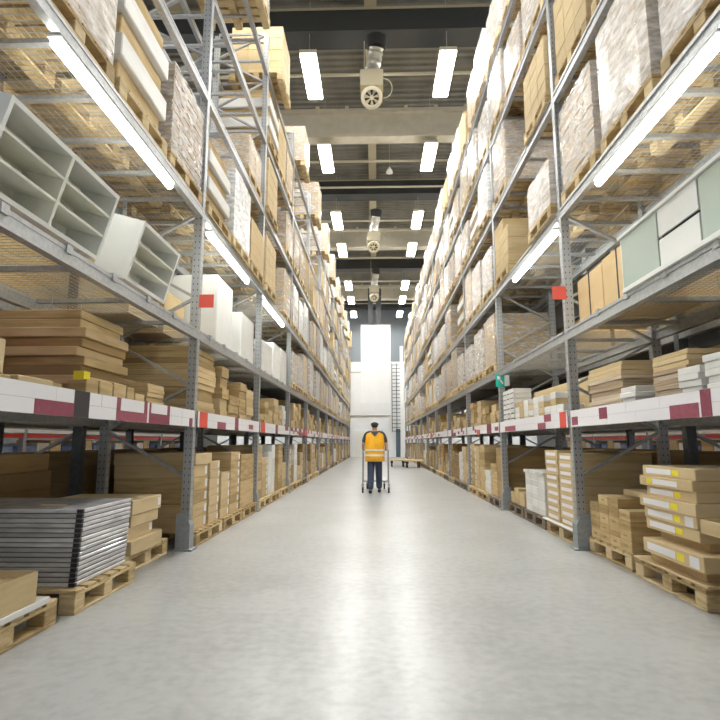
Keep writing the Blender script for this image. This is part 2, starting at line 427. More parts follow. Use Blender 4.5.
def load_mesh(kind, w, l, h, seed):
    r = random.Random(seed); m = MB()
    if kind == 'layered':
        n = int(h / .045)
        for i in range(n):
            j = r.uniform(0, .012); m.box((-w / 2 + j, -l / 2 + j, i * h / n), (w / 2 - j, l / 2 - r.uniform(0, .012), (i + .9) * h / n), 'card_e')
        return m.mesh('sheet_stack')
    if kind == 'stepped':
        n = 5
        for i in range(n):
            j = .0 if i % 2 else .05; m.cbox((-w / 2 + j, -l / 2 + j, i * h / n), (w / 2 - j, l / 2 - j, (i + .96) * h / n), 'whitecard' if i % 2 else 'card', .01)
        return m.mesh('carton_layers')
    mat = {'white': 'whitecard' if seed // 10 == 2 else 'card', 'tan': 'card', 'yellow': 'card_y', 'big': 'card'}[kind]
    nx, ny, nz = (1, 1, 1) if kind == 'big' else (r.choice([2, 3]), r.choice([2, 3]), r.choice([3, 4, 5]))
    for k in range(nz):
        for i in range(nx):
            for j in range(ny):
                if k == nz - 1 and r.random() < .12: continue
                g = r.uniform(0, .006)
                m.cbox((-w / 2 + w * i / nx + g, -l / 2 + l * j / ny + g, h * k / nz), (-w / 2 + w * (i + 1) / nx - g, -l / 2 + l * (j + 1) / ny - g, h * (k + 1) / nz - .002), mat, .007)
    return m.mesh('carton_stack')
WHAT = {'white': 'cartons under milky white film', 'tan': 'tan cartons in shrink film', 'yellow': 'pale tan cartons stacked bare', 'big': 'one big tan carton', 'layered': 'brown flat sheets in shrink film', 'stepped': 'stepped white and brown layers'}
LM = {}
for k in WHAT:
    for v in range(3): LM[k, v] = (load_mesh(k, 1.06, .98, 1.0, 10 * v + len(k)), film_shell(1.06, .98, 1.0, seed=v * 7 + len(k), mt='film' if k == 'white' else 'film_c'))
stuff_p = MB(); stuff_l = MB(); counts = {'pallet': 0, 'load': 0}
LEVW = {2: 'second shelf level', 3: 'third shelf level', 4: 'fourth shelf level', 5: 'fifth shelf level', 6: 'top shelf level'}
SLW = {0: 'near', 1: 'middle', 2: 'far'}
def put_load(s, lv, b, sl, kind, h, v=0, x_out=0, sc=1.0, yoff=0):
    P = PITCH[s]; z = LV[lv]; y = yb(s, b) + (NEAR if b == 0 else 0) + .06 + (sl + .5) * (P - .12) / 3 + yoff
    x = FX[s] + s * (DEEP / 2 + .0) - s * x_out
    return dict(s=s, lv=lv, b=b, sl=sl, kind=kind, h=h, v=v, x=x, y=y, z=z, sc=sc)
loads = []
for s in (-1, 1):
    for b in range(NBS[s] + 1):
        for lv in (2, 3, 4, 5, 6):
            if lv == 2 and (b < 2 or (s == -1 and b < 3)): continue
            for sl in range(3):
                f = {(-1): {2: .95, 3: .95, 4: .75, 5: .55, 6: .0}, 1: {2: .9, 3: .9, 4: .95, 5: .95, 6: .9}}[s][lv]
                u = rnd.random()
                kind = rnd.choices(['white', 'tan', 'yellow', 'big', 'layered', 'stepped'], [5, 2, 2, 1, 2, 1.0] if s == 1 else [3, 3, 2, 1.5, 1.5, .5])[0]
                h = rnd.uniform(.75, 1.12); v = rnd.randrange(3)
                if b == 0: continue
                if lv == 3 and b == 1 and s == 1:
                    if sl == 0: kind, h, u = 'white', .62, 0
                    if sl == 1: u = 1
                if lv == 2 and b == 2 and s == 1 and sl < 2: kind, h, v, u = ('big', .95, 0, 0) if sl == 0 else ('white', .9, 0, 0)
                if lv == 6 and s == -1:
                    if sl == (1 if b == 1 else 0): kind, h, f = rnd.choice(['tan', 'tan', 'yellow']), rnd.uniform(.95, 1.15), 1.1
                if s == -1 and lv == 4 and b == 1 and sl == 2: kind, h, u = 'tan', .62, 0
                if s == -1 and lv == 4 and b == 1 and sl < 2: u = 1
                if s == -1 and lv == 5 and b < 2: u = 1
                if u < f: loads.append(put_load(s, lv, b, sl, kind, h, v, x_out=(.24 if lv == 6 and s == -1 else rnd.uniform(0, .05)), yoff=(.12 if lv == 6 and s == -1 else (-.2 if (s, lv, b, sl) == (-1, 4, 1, 2) else 0))))
# nearest bays, matched to the photograph
loads += [put_load(-1, 3, 0, 0, 'white', 1.05, 1), put_load(-1, 3, 0, 1, 'stepped', 1.12, 0), put_load(-1, 3, 0, 2, 'layered', 1.0, 1),
          put_load(1, 3, 0, 0, 'white', 1.05, 0), put_load(1, 3, 0, 1, 'white', 1.12, 1), put_load(1, 3, 0, 2, 'layered', 1.02, 2),
          put_load(1, 4, 0, 1, 'tan', 1.0, 2), put_load(1, 4, 0, 2, 'yellow', 1.0, 0)]
loads.sort(key=lambda d: dist((d['x'], d['y'], d['z'])))
for k, d in enumerate(loads):
    near = d['b'] <= 3
    where = '%s %s bay, %s slot, %s' % (ORD[d['b']], SIDE[d['s']], SLW[d['sl']], LEVW[d['lv']])
    if k < 231:
        make_pallet(d['x'], d['y'], d['z'], 'wooden pallet, ' + where, 'wooden pallets on the %s rack' % SIDE[d['s']], 'wood', near)
        lm, fm = LM[d['kind'], d['v']]
        o = link('pallet_load', lm, None, (d['x'], d['y'], d['z'] + PH)); o.scale = (1, d['sc'], d['h'])
        if d['v'] == 1: o.rotation_euler.z = PI
        lb = '%s, %s' % (WHAT[d['kind']], where)
        tag(o, lb.replace(' shelf level', ' level'), 'pallet load', 'pallet loads on the %s rack' % SIDE[d['s']])
        if d['kind'] in ('white', 'tan', 'layered') or (d['kind'] == 'big' and d['lv'] == 2): link('film_wrap', fm, o)
    else:
        x, y, z, h = d['x'], d['y'], d['z'], d['h']
        stuff_p.box((x - .55, y - .52, z), (x + .55, y + .52, z + .022), 'wood'); stuff_p.box((x - .55, y - .52, z + PH - .03), (x + .55, y + .52, z + PH), 'wood')
        for yy in (-.45, 0, .45): stuff_p.box((x - .5, y + yy - .07, z + .022), (x + .5, y + yy + .07, z + PH - .03), 'wood')
        mt = {'white': 'whitecard', 'stepped': 'whitecard', 'layered': 'card_e', 'tan': 'card', 'yellow': 'card_y', 'big': 'card'}[d['kind']]
        for q in range(3): stuff_l.cbox((x - .53, y - .49, z + PH + h * q / 3), (x + .53, y + .49, z + PH + h * (q + 1) / 3 - .004), mt, .01)
if stuff_p.v:
    tag(stuff_p.build('wooden_pallet'), 'mass of wooden pallets at the far end of both racks', 'pallets', kind='stuff')
    tag(stuff_l.build('pallet_load'), 'mass of white and tan loads at the far end of both racks', 'pallet loads', kind='stuff')
print('LOADS', len(loads))

# ------------------------------------------------------------------ cartons
cart_req = []
def carton(name, x0, x1, y0, y1, z0, h, label, group, mat='card', labels=(), rz=0, kindkey=None, cat='carton'):
    cart_req.append((name, min(x0, x1), max(x0, x1), y0, y1, z0, h, label, group, mat, labels, rz, kindkey or name, cat))
def flush_cartons(limit=300):
    byk = {}
    for c in cart_req: byk.setdefault(c[12], []).append(c)
    for kk, L in byk.items():
        L.sort(key=lambda c: dist(((c[1] + c[2]) / 2, (c[3] + c[4]) / 2, c[5])))
        rest = MB()
        for i, (name, x0, x1, y0, y1, z0, h, label, group, mat, labels, rz, _, cat) in enumerate(L):
            if i >= limit: rest.cbox((x0, y0, z0), (x1, y1, z0 + h), mat); continue
            cx, cy = (x0 + x1) / 2, (y0 + y1) / 2
            m = MB(); m.cbox((x0 - cx, y0 - cy, 0), (x1 - cx, y1 - cy, h), mat, min(.006, h * .1))
            o = m.build(name, None, (cx, cy, z0)); o.rotation_euler.z = rz; tag(o, label, cat, group)
            s = -1 if cx < 0 else 1; xf = (x1 if s < 0 else x0) - cx
            for (a, b2, c1, c2, mt) in labels:        # label cards on the aisle face, fractions along y and z
                l = MB(); W = y1 - y0
                l.box((xf, y0 - cy + a * W, c1 * h), (xf - s * .0015, y0 - cy + b2 * W, c2 * h), mt); q = l.build('label_card', o)
                q['label'] = {'label_w': 'white label', 'yellow': 'yellow label patch', 'label_m': 'magenta label'}.get(mt, 'dark tape line')
        if rest.v: tag(rest.build(kk), 'mass of tan %s goods at the far end of the racks' % kk.replace('_', ' '), 'cartons', kind='stuff')

def column(s, b, col, x_in, y0, y1, z0, ztop, n, mat, what, where, group, jit=.008, depth=.95, labels=()):
    """a column of flat cartons, each a thing"""
    for k in range(n):
        h = (ztop - z0) / n; j = rnd.uniform(-jit, jit); jy = rnd.uniform(0, jit)
        xa = x_in + s * max(0, j); xb = xa + s * depth
        carton('carton', xa, xb, y0 + jy, y1 - .006, z0 + k * h, h, '%s, %s layer up, %s' % (what, ORD[k], where), group, mat, labels)

G = {s: 'cartons stacked on the %s floor pallets' % SIDE[s] for s in (-1, 1)}
GS = {s: 'cartons on the first shelf of the %s rack' % SIDE[s] for s in (-1, 1)}
def floor_pallet(s, b, i, y0, y1, mat='wood', xf=None, desc=None):
    xf = FX[s] - s * .02 if xf is None else xf
    make_pallet(xf + s * PW / 2, (y0 + y1) / 2, 0, desc or 'wooden pallet on the floor, %s slot of the %s %s bay' % (SLW[i], ORD[b], SIDE[s]), 'wooden pallets on the floor', mat, b <= 4, 0, (y1 - y0) / PL)

# ---- left, nearest bay
floor_pallet(-1, 0, 0, 2.80, 3.81, xf=-2.14, desc='pale wooden pallet at the left frame edge, nearest the camera')
o = MB(); o.cbox((-2.60, 2.85, .1655), (-2.13, 3.70, .205), 'whitecard', .004); tag(o.build('flat_package'), 'thin white package lying under the long tan box on the nearest left pallet', 'package')
t = empty('open_carton', (-2.4, 3.1, .2055), 'long tan box with open top on the nearest left pallet', 'carton')
m = MB(); m.cbox((-.28, -.55, 0), (.26, .46, .012), 'card_y', .003); m.build('bottom', t)
for nm, a, b_ in (('side', (-.28, -.55, .012), (-.268, .46, .19)), ('side', (.248, -.55, .012), (.26, .46, .19)), ('end', (-.268, .448, .012), (.248, .46, .19)), ('end', (-.268, -.55, .012), (.248, -.538, .19))):
    m = MB(); m.box(a, b_, 'card_y'); m.build(nm, t)
m = MB(); m.box((-.268, -.538, .13), (.248, .448, .145), 'card_y'); m.build('inner_flap', t)
floor_pallet(-1, 0, 1, 3.98, 4.95, xf=-2.11, desc='pale wooden pallet under the stack of silver grey flat packs')
for k in range(16):
    z = PH + k * .0345; j = rnd.uniform(0, .006); lean = -.0015 * (16 - k)
    t = empty('flat_pack', (-2.15 + lean - .6, 4.47, z), 'silver grey plastic wrapped flat pack on left pallet, %s from the bottom' % ORD[k], 'flat pack', 'silver grey flat packs on the left pallet')
    m = MB(); m.cbox((-.60, -.40 + j, 0), (.60 - j, .42, .0295), 'greypack', .006); m.build('wrapped_board', t)
    if k < 15: m = MB(); m.cbox((-.59, -.393 + j, .0295), (.593 - j, .413, .0345), 'black', .001); m.build('gap_shade', t)  # black slab stands in for the shade in the gap between packs
    m = MB(); m.box((.555, -.402 + j, .002), (.602 - j, -.37, .028), 'black'); c = m.build('corner_strap', t); c['label'] = 'black corner strap'
m = MB(); m.box((-2.62, 4.30, PH + 16 * .0345 - .005), (-2.42, 4.36, PH + 16 * .0345 - .002), 'card_o'); tag(m.build('shipping_label'), 'orange tan slip of paper on top of the silver grey flat packs', 'label')
floor_pallet(-1, 0, 2, 5.12, 6.14, xf=-2.28, desc='pale wooden pallet under four tan cartons before the first left upright')
zz = PH
for k, (h, dx, y1) in enumerate(((.13, 0, 5.86), (.12, .05, 5.72), (.11, .02, 5.78), (.135, .01, 5.82))):
    carton('carton', -2.24 - dx, -3.1, 5.14, y1, zz, h, 'tan carton beside the silver flat packs, %s from the bottom' % ORD[k], G[-1], 'card_y', [(.86, .97, .25, .8, 'label_w')] if k in (1, 3) else ()); zz += h
carton('carton', -2.34, -3.0, 5.88, 6.12, PH, .10, 'low tan carton against the first left upright on pallet', G[-1], 'card')
# ---- left, second bay
def wcol(s, b, words): return words + ', %s bay on the %s' % (ORD[b], SIDE[s])
lw = [(.80, .96, .2, .8, 'label_w')]
for i, (ya, yz) in enumerate(((6.50, 7.58), (7.66, 8.70), (8.76, 9.72))): floor_pallet(-1, 1, i, ya, yz)
column(-1, 1, 0, -2.14, 6.50, 7.05, PH, .93, 5, 'card', 'tan flat carton', 'first column past the first left upright', G[-1], labels=lw)
carton('carton', -2.12, -3.1, 6.48, 7.12, .93, .135, 'wide tan carton on top of first column past left upright', G[-1], 'card_y')
column(-1, 1, 1, -2.14, 7.14, 7.58, PH, .95, 7, 'card_y', 'tan flat carton', 'second column past the first left upright', G[-1], labels=lw)
column(-1, 1, 2, -2.14, 7.68, 8.12, PH, .78, 5, 'card_y', 'tan flat carton', 'third column past the first left upright', G[-1], labels=lw)
column(-1, 1, 3, -2.14, 8.16, 8.70, PH, 1.05, 7, 'card', 'tan flat carton', 'fourth column past the first left upright', G[-1], labels=lw)
column(-1, 1, 4, -2.14, 8.78, 9.70, PH, 1.0, 2, 'card', 'large tan carton', 'just before the second left upright', G[-1], jit=.004)
# ---- right, nearest bay
floor_pallet(1, 0, 0, 2.90, 3.95, xf=2.40, desc='wooden pallet at the right frame edge, nearest the camera')
for k in range(3): carton('carton', 2.60, 3.4, 2.98, 3.72, PH + k * .14, .14, 'tan carton under the open tray on the right, %s up' % ORD[k], G[1], 'card')
t = empty('open_tray', (2.67, 3.5, PH + .42), 'shallow open tan tray resting on cartons at the right frame edge', 'tray')
for nm, a, b_ in (('bottom', (-.45, -.45, 0), (.4, .44, .01)), ('side', (-.45, -.45, .01), (-.438, .44, .09)), ('side', (.388, -.45, .01), (.4, .44, .09)), ('end', (-.438, -.45, .01), (.388, -.438, .09)), ('end', (-.438, .428, .01), (.388, .44, .09))):
    m = MB(); m.box(a, b_, 'card_y'); m.build(nm, t)
floor_pallet(1, 0, 1, 4.18, 5.26, xf=2.35, desc='pale wooden pallet under the cartons with white and yellow labels')
m = MB(); m.cbox((2.34, 4.14, PH), (3.4, 5.26, PH + .018), 'card_y', .003); tag(m.build('cardboard_sheet'), 'flat cardboard sheet between right pallet and the yellow labelled cartons', 'sheet')
zz = PH + .018
carton('carton', 2.42, 3.35, 4.28, 5.10, zz, .085, 'plain brown carton at the bottom of the yellow labelled stack', G[1], 'card'); zz += .085
yl = [(.42, .92, .25, .75, 'label_w'), (.28, .40, .25, .75, 'yellow')]
for k, (h, dx, y0_, y1_, ll) in enumerate(((.115, -.02, 4.14, 5.03, yl + [(.06, .2, .15, .85, 'label_w')]), (.075, .12, 4.3, 5.0, ()), (.095, .03, 4.25, 5.05, yl), (.095, .02, 4.25, 5.05, yl + [(.06, .2, .1, .9, 'label_w')]), (.095, .0, 4.22, 5.08, yl), (.085, .03, 4.25, 5.0, yl), (.085, .0, 4.24, 5.06, [(.25, .72, .25, .75, 'label_w'), (.74, .84, .25, .75, 'yellow')]), (.105, .02, 4.22, 5.03, yl))):
    if zz + h > 1.0: h = 1.0 - zz
    carton('carton', 2.35 + dx, 3.32, y0_, y1_, zz, h, 'brown carton with white and yellow labels, %s from bottom, right pallet' % ORD[k + 1], G[1], 'card_y' if k != 1 else 'card', ll); zz += h
floor_pallet(1, 0, 2, 5.40, 6.42, xf=2.38, desc='pale wooden pallet under small brown cartons before first right upright')
for c in range(4):
    n = (4, 5, 5, 4)[3 - c] + 0
    for k in range(n):
        carton('small_carton', 2.40, 2.70, 5.42 + c * .245, 5.655 + c * .245, PH + k * .095, .095, 'small brown carton, %s row up, %s column, before first right upright' % (ORD[k], ORD[c]), G[1], 'card', [(.35, .65, .45, .62, 'card_d')])
carton('carton', 2.40, 3.2, 5.45, 6.20, PH + .475, .07, 'flat brown carton lying on top of the small brown cartons', G[1], 'card') if False else None
carton('carton', 2.74, 3.4, 5.42, 6.38, PH, .36, 'large brown carton behind the small brown cartons on right', G[1], 'card_d')
carton('carton', 2.74, 3.4, 5.42, 6.30, PH + .36, .16, 'flat brown carton on the large one behind small cartons', G[1], 'card_y')
# ---- right, second bay
floor_pallet(1, 1, 0, 6.64, 7.80, xf=2.33); floor_pallet(1, 1, 1, 7.88, 8.95, 'wood_d', 2.33); floor_pallet(1, 1, 2, 9.02, 10.02, 'wood_d', 2.33)
m = MB(); m.cbox((2.28, 6.62, PH), (3.3, 7.84, PH + .014), 'whitecard', .003); tag(m.build('white_board'), 'white board under the two columns of pale labelled cartons', 'board')
ll = [(.12, .88, .3, .72, 'label_w')]
column(1, 1, 0, 2.34, 6.72, 7.22, PH + .014, 1.06, 9, 'card_y', 'tan carton with white label', 'first column past first right upright', G[1], labels=ll)
column(1, 1, 1, 2.34, 7.26, 7.78, PH + .014, 1.09, 9, 'card_y', 'tan carton with white label', 'second column past first right upright', G[1], labels=ll)
for c in range(3):
    for k in range(6): carton('carton', 2.36, 3.2, 7.93 + c * .33, 8.25 + c * .33, PH + k * .095, .095, 'white carton, %s up, %s column of the white stack on right' % (ORD[k], ORD[c]), G[1], 'whitecard')
    carton('flat_white_carton', 2.33, 3.2, 7.92 + c * .33, 8.24 + c * .33, PH + .57, .045, 'flat wide white carton on top of the %s column of the white stack' % ORD[c], G[1], 'whitecard')
for q, (ya, yz, h) in enumerate(((9.10, 9.42, .22), (9.45, 9.72, .26), (9.74, 9.98, .18))): carton('small_carton', 2.38, 2.9, ya, yz, PH, h, 'low tan carton on the dark pallet, %s of three before second right upright' % ORD[q], G[1], 'card_y')
# ---- all farther floor bays
for s in (-1, 1):
    for b in range(2, NBS[s] + 1):
        P = PITCH[s]; y = yb(s, b) + .06; W = (P - .12) / 3
        for i in range(3):
            ya = y + i * W + .03; yz = y + (i + 1) * W - .03
            floor_pallet(s, b, i, ya, yz, rnd.choice(['wood', 'wood', 'wood_d']))
            nc = rnd.choice([2, 2, 3]); cw = (yz - ya) / nc; mat = rnd.choice(['card', 'card', 'card_y'])
            for c in range(nc):
                n = rnd.choice([3, 4, 5, 6, 7]); zt = min(1.14, PH + n * rnd.uniform(.10, .19)); mat = rnd.choice(['card', 'card', 'card_y', 'card_d', 'card_y'] + (['whitecard'] if i == 1 else []))
                if b > 6: n = max(2, n // 2)
                column(s, b, c, FX[s] + s * .05, ya + c * cw, ya + (c + 1) * cw, PH, zt, n, mat, {'card_d': 'brown', 'whitecard': 'white'}.get(mat, 'tan') + ' carton', '%s column, %s pallet, %s %s bay' % (ORD[c], SLW[i], ORD[b], SIDE[s]), G[s], depth=.9, labels=lw if b < 5 and rnd.random() < .4 else ())
# ---- neighbour rack cartons (seen through the lower shelves)
for s in (-1, 1):
    for b in range(0, 5):
        y = yb(s, b) + .1; X = FX[s] + s * 1.36
        for i in range(2):
            ya = y + i * PITCH[s] / 2 ; yz = ya + PITCH[s] / 2 - .15; n = 6
            for k in range(n):
                carton('long_carton', X + rnd.uniform(0, .03) * s, X + s * .95, ya, yz - rnd.uniform(0, .08), k * .18, .18, 'long brown carton behind %s %s bay, %s half, %s up' % (ORD[b], SIDE[s], 'near' if i == 0 else 'far', ORD[k]), 'long cartons in the back racks', 'card_d', [(.3, .42, .2, .8, 'label_w')] if (b == 0 and k == 4) else ())
            for lv, hh in ((1, .72), (2, .85)):
                nn = 3
                for k in range(nn): carton('large_carton', X, X + s * .95, ya, yz, LV[lv] + k * hh / nn, hh / nn, 'large brown carton behind %s %s bay, %s half, shelf %s, %s up' % (ORD[b], SIDE[s], 'near' if i == 0 else 'far', ORD[lv - 1], ORD[k]), 'large cartons in the back racks', 'card')
# ---- first shelf, left
Z1 = LV[1]
def sc(x0, x1, y0, y1, z0, h, label, mat='card', labels=(), s=-1): carton('shelf_carton', x0, x1, y0, y1, z0, h, label, GS[s], mat, labels)
sc(-2.14, -2.5, 2.60, 3.06, Z1 + .09, .20, 'pale tan box at the left frame edge on first shelf', 'card_y')
sc(-2.16, -2.6, 2.60, 3.16, Z1, .09, 'brown box under the pale box at left frame edge', 'card')
sc(-2.13, -2.45, 3.18, 3.54, Z1, .10, 'yellowish low box on first left shelf edge', 'card_y')
sc(-2.28, -2.6, 3.56, 3.90, Z1, .12, 'small brown box just nearer than the yellow package on left shelf', 'card')
sc(-2.47, -2.9, 3.18, 3.54, Z1, .16, 'brown box behind the yellowish low box on left shelf', 'card')
m = MB(); m.box((-2.17, 3.98, Z1 + .16), (-2.25, 4.07, Z1 + .225), 'yellow'); tag(m.build('yellow_tag_box'), 'small bright yellow package on a tan box before the brown stack', 'package')
zz = Z1
for k in range(10):
    h = .076; j = rnd.uniform(0, .07); carton('flat_carton', -2.30 - j, -3.15, 4.20 + rnd.uniform(0, .05), 4.98 - rnd.uniform(0, .06), zz, h - .001, 'brown flat carton in near left shelf stack, %s from the bottom' % ORD[k], 'brown flat cartons on the left first shelf', 'card_d' if k in (3, 6) else 'card', rz=rnd.uniform(-.03, .03)); zz += h
for q, (ya, yz, h) in enumerate(((3.95, 4.13, .16), (4.15, 4.36, .17), (4.38, 4.60, .18), (4.62, 4.76, .17), (4.78, 4.98, .13))): sc(-2.13, -2.27, ya, yz, Z1, h, 'small tan box before the brown stack, %s from the left frame edge' % ORD[q])
for k in range(6): sc(-2.14 - rnd.uniform(0, .02), -2.55, 5.08, 5.48, Z1 + k * .042, .042, 'thin tan box in small shelf pile, %s from the bottom' % ORD[k])
for k in range(7): sc(-2.6, -3.1, 5.2, 6.1, Z1 + k * .05, .05, 'thin brown sheet box behind the small pile, %s up' % ORD[k], 'card_d')
zz = Z1
for k in range(12):
    h = .072; carton('flat_carton', -2.20 - rnd.uniform(0, .04), -3.15, 6.50, 7.45 - rnd.uniform(0, .04), zz, h - .001, 'brown flat carton in tall stack past first left upright, %s up' % ORD[k], 'brown flat cartons on the left first shelf', 'card', rz=rnd.uniform(-.015, .015)); zz += h
# ---- first shelf, right
for k in range(11):
    carton('flat_carton', 2.36 + rnd.uniform(0, .03), 3.1, 5.30 + rnd.uniform(0, .03), 6.16 - rnd.uniform(0, .04), Z1 + k * .044, .043, 'flat brown board pack, first right upright pile, %s up' % ORD[k], 'board packs on the right first shelf', 'card_y' if k > 7 else 'card_e')
for k in range(10):
    carton('flat_carton', 2.42 + rnd.uniform(0, .03), 3.1, 4.30 + rnd.uniform(0, .03), 4.86 - rnd.uniform(0, .04), Z1 + k * .043, .042, 'flat brown board pack, second pile from right upright, %s up' % ORD[k], 'board packs on the right first shelf', 'card_y' if k > 6 else 'card_e')
for k in range(5): pass
for c, (ya, yz) in enumerate(((4.92, 5.24), (3.95, 4.24), (3.60, 3.90))):
    for k in range(4 + c):
        carton('white_package', 2.30 + rnd.uniform(0, .03), 2.75, ya + rnd.uniform(0, .03), yz - rnd.uniform(0, .03), Z1 + k * .05, .05, 'white flat package, %s pile from right upright, %s up' % (ORD[c], ORD[k]), 'white packages on the right first shelf', 'whitecard', rz=rnd.uniform(-.08, .08), cat='package')
# second bay right first shelf
sc(2.60, 3.2, 6.75, 9.05, Z1, .50, 'long orange tan carton behind small white boxes on right shelf', 'card_y', s=1)
n_ = 0
for c in range(9):
    for k in range(rnd.choice([2, 3, 4])):
        carton('small_carton', 2.30, 2.56, 6.80 + c * .26, 7.04 + c * .26, Z1 + k * .085, .084, 'small white box, %s up, %s column past first right upright' % (ORD[k], ORD[c]), GS[1], rnd.choice(['whitecard', 'whitecard', 'card_y']))
for c in range(3):
    for k in range(7): carton('small_carton', 2.30, 2.60, 9.2 + c * .26, 9.44 + c * .26, Z1 + k * .085, .08, 'small white tin box, %s up, %s column before second right upright' % (ORD[k], ORD[c]), GS[1], 'whitecard', [(.1, .9, .05, .2, 'label_k')])
# farther first shelf
for s in (-1, 1):
    for b in range(1, NBS[s] + 1):
        if s == 1 and b == 1: continue
        y = yb(s, b) + .12; end = yb(s, b) + PITCH[s] - .12; c = 0
        if s == -1 and b == 1: y = 7.6
        while y < end - .3:
            w = rnd.uniform(.35, .6); w = min(w, end - y); n = rnd.choice([1, 2, 3, 4, 5]); h = rnd.uniform(.10, .16); mat = rnd.choice(['card', 'card_y', 'card_d', 'card', 'whitecard'] if c % 3 == 2 else ['card', 'card_y'])
            if n * h > .8: n = int(.8 / h)
            if b > 5: n, h = 1, n * h
            for k in range(n):
                carton('shelf_carton', FX[s] + s * rnd.uniform(.05, .09), FX[s] + s * 1.0, y, y + w - .02, Z1 + k * h, h, '%s box, %s up, %s column, first shelf, %s %s bay' % ({'card': 'tan', 'card_y': 'pale tan', 'card_d': 'brown', 'whitecard': 'white'}[mat], ORD[k], ORD[c], ORD[b], SIDE[s]), GS[s], mat)
            y += w + rnd.uniform(0, .08); c += 1
flush_cartons()

# ------------------------------------------------------------------ furniture on the second shelf
Z2 = LV[2] + .003
def cube_shelf(y0, L, cols, label):
    """low white open shelf unit leaning out towards the aisle"""
    W, H, T = .31, .54, .018
    t = empty('shelf_unit', (-2.145, y0, Z2 + .06), label, 'shelf unit', 'white shelf units on the left rack'); t.rotation_euler.y = math.radians(15.5)
    def p(nm, a, b, mt='white', par=t): m = MB(); m.box(a, b, mt); return m.build(nm, par)
    p('end_panel', (-W, 0, 0), (0, .03, H)); p('end_panel', (-W, L - .03, 0), (0, L, H))
    p('top_panel', (-W, .03, H - .03), (0, L - .03, H)); p('bottom_panel', (-W, .03, 0), (0, L - .03, .03)); p('back_panel', (-W, .03, .03), (-W + .01, L - .03, H - .03), 'bare')
    cw = (L - .03) / cols
    for c in range(1, cols): p('divider', (-W + .01, c * cw, .03), (-.002, c * cw + .03, H - .03), 'bare')
    for c in range(cols):
        for r in (1, 2):
            z = .03 + r * (H - .06) / 3; p('shelf', (-W + .01, c * cw + .03, z - .009), (-.004, (c + 1) * cw, z + .009), 'bare')
            for q in (.25, .75):
                m = MB(); m.cyl((-W + .011, c * cw + .03 + q * (cw - .03), z + .07), (-W + .018, c * cw + .03 + q * (cw - .03), z + .07), .006, 'dark', 8); m.build('cam_screw', t)
cube_shelf(2.72, 1.28, 2, 'long white shelf unit with six cubbies on left rack, nearest the camera')
cube_shelf(4.48, .86, 1, 'short white shelf unit with three cubbies before first left upright')
def white_box(s, x0, x1, y0, y1, h, label, mat='white', z=None):
    t = MB(); t.cbox((x0, y0, z or Z2), (x1, y1, (z or Z2) + h), mat, .01); return tag(t.build('white_cabinet'), label, 'cabinet', 'white cabinets on the %s second shelf' % SIDE[s])
white_box(-1, -2.20, -3.05, 7.35, 8.15, 1.0, 'tall white cabinet on second shelf just past first left upright')
white_box(-1, -2.20, -3.05, 8.75, 9.65, .80, 'second white cabinet past first left upright on second shelf')
white_box(-1, -2.16, -3.05, 10.2, 11.2, .62, 'white cabinet just past second left upright on second shelf', 'whitecard')
white_box(-1, -2.16, -3.05, 11.4, 12.2, .78, 'white cabinet in the middle of the third left bay, second shelf', 'whitecard')
white_box(-1, -2.16, -3.05, 12.3, 13.1, .80, 'white cabinet just before third left upright on second shelf', 'whitecard')
m = MB(); m.cbox((-2.55, 5.45, Z2), (-3.1, 6.22, Z2 + .62), 'card_y', .006); tag(m.build('carton'), 'pale orange tan carton behind shelf unit near first left upright', 'carton')
m = MB(); m.cbox((-2.6, 6.5, Z2), (-3.1, 7.2, Z2 + .55), 'card', .006); tag(m.build('carton'), 'tan carton left of the tall white cabinet, past first left upright', 'carton')
# right glass cabinet
t = empty('glass_front_cabinet', (2.24, 2.9, Z2), 'long white cabinet with frosted glass doors and drawers on right shelf', 'cabinet')
def p(nm, a, b, mt='white'): m = MB(); m.cbox(a, b, mt, .003); return m.build(nm, t)
CL = 1.96; H = .53
p('top_panel', (-.02, 0, H - .03), (.42, CL + .02, H)); p('bottom_panel', (-.01, 0, 0), (.42, CL, .04)); p('back_panel', (.40, .02, .04), (.42, CL, H - .03))
p('end_panel', (0, CL - .02, .04), (.40, CL, H - .03)); p('end_panel', (0, 0, .04), (.40, .02, H - .03))
for a, b_ in ((1.32, 1.94), (.02, .74)): g = p('glass_door', (.0, a, .042), (.012, b_, H - .032), 'glass'); g['label'] = 'frosted pale green glass door'
for z0, z1 in ((.042, .25), (.275, H - .032)):
    d = p('drawer_front', (.0, .76, z0), (.018, 1.30, z1)); d['label'] = 'plain white drawer front'
p('divider', (.02, .745, .04), (.40, .755, H - .03), 'bare'); p('divider', (.02, 1.305, .04), (.40, 1.315, H - .03), 'bare'); p('drawer_box', (.03, .76, .05), (.39, 1.30, H - .05), 'dark')
# tan strapped cartons
for k, (ya, yz) in enumerate(((5.0, 5.70), (5.72, 6.42))):
    t = empty('strapped_carton', (2.42, ya, Z2), 'pale orange tan carton with black straps on right shelf, %s from glass cabinet' % ORD[k], 'carton', 'strapped cartons on the right second shelf')
    m = MB(); m.cbox((0, 0, 0), (.75, yz - ya, .60 - .02 * k), 'card_o', .006); m.build('box', t)
    m = MB(); q = (yz - ya) / 2; H_ = .60 - .02 * k
    for a, b_ in (((-.004, q - .012, 0), (-.0005, q + .012, H_ + .002)), ((-.004, q - .012, H_ + .0005), (.75, q + .012, H_ + .003))): m.box(a, b_, 'black')
    m.build('strap', t)
# film wrapped big box in third right bay

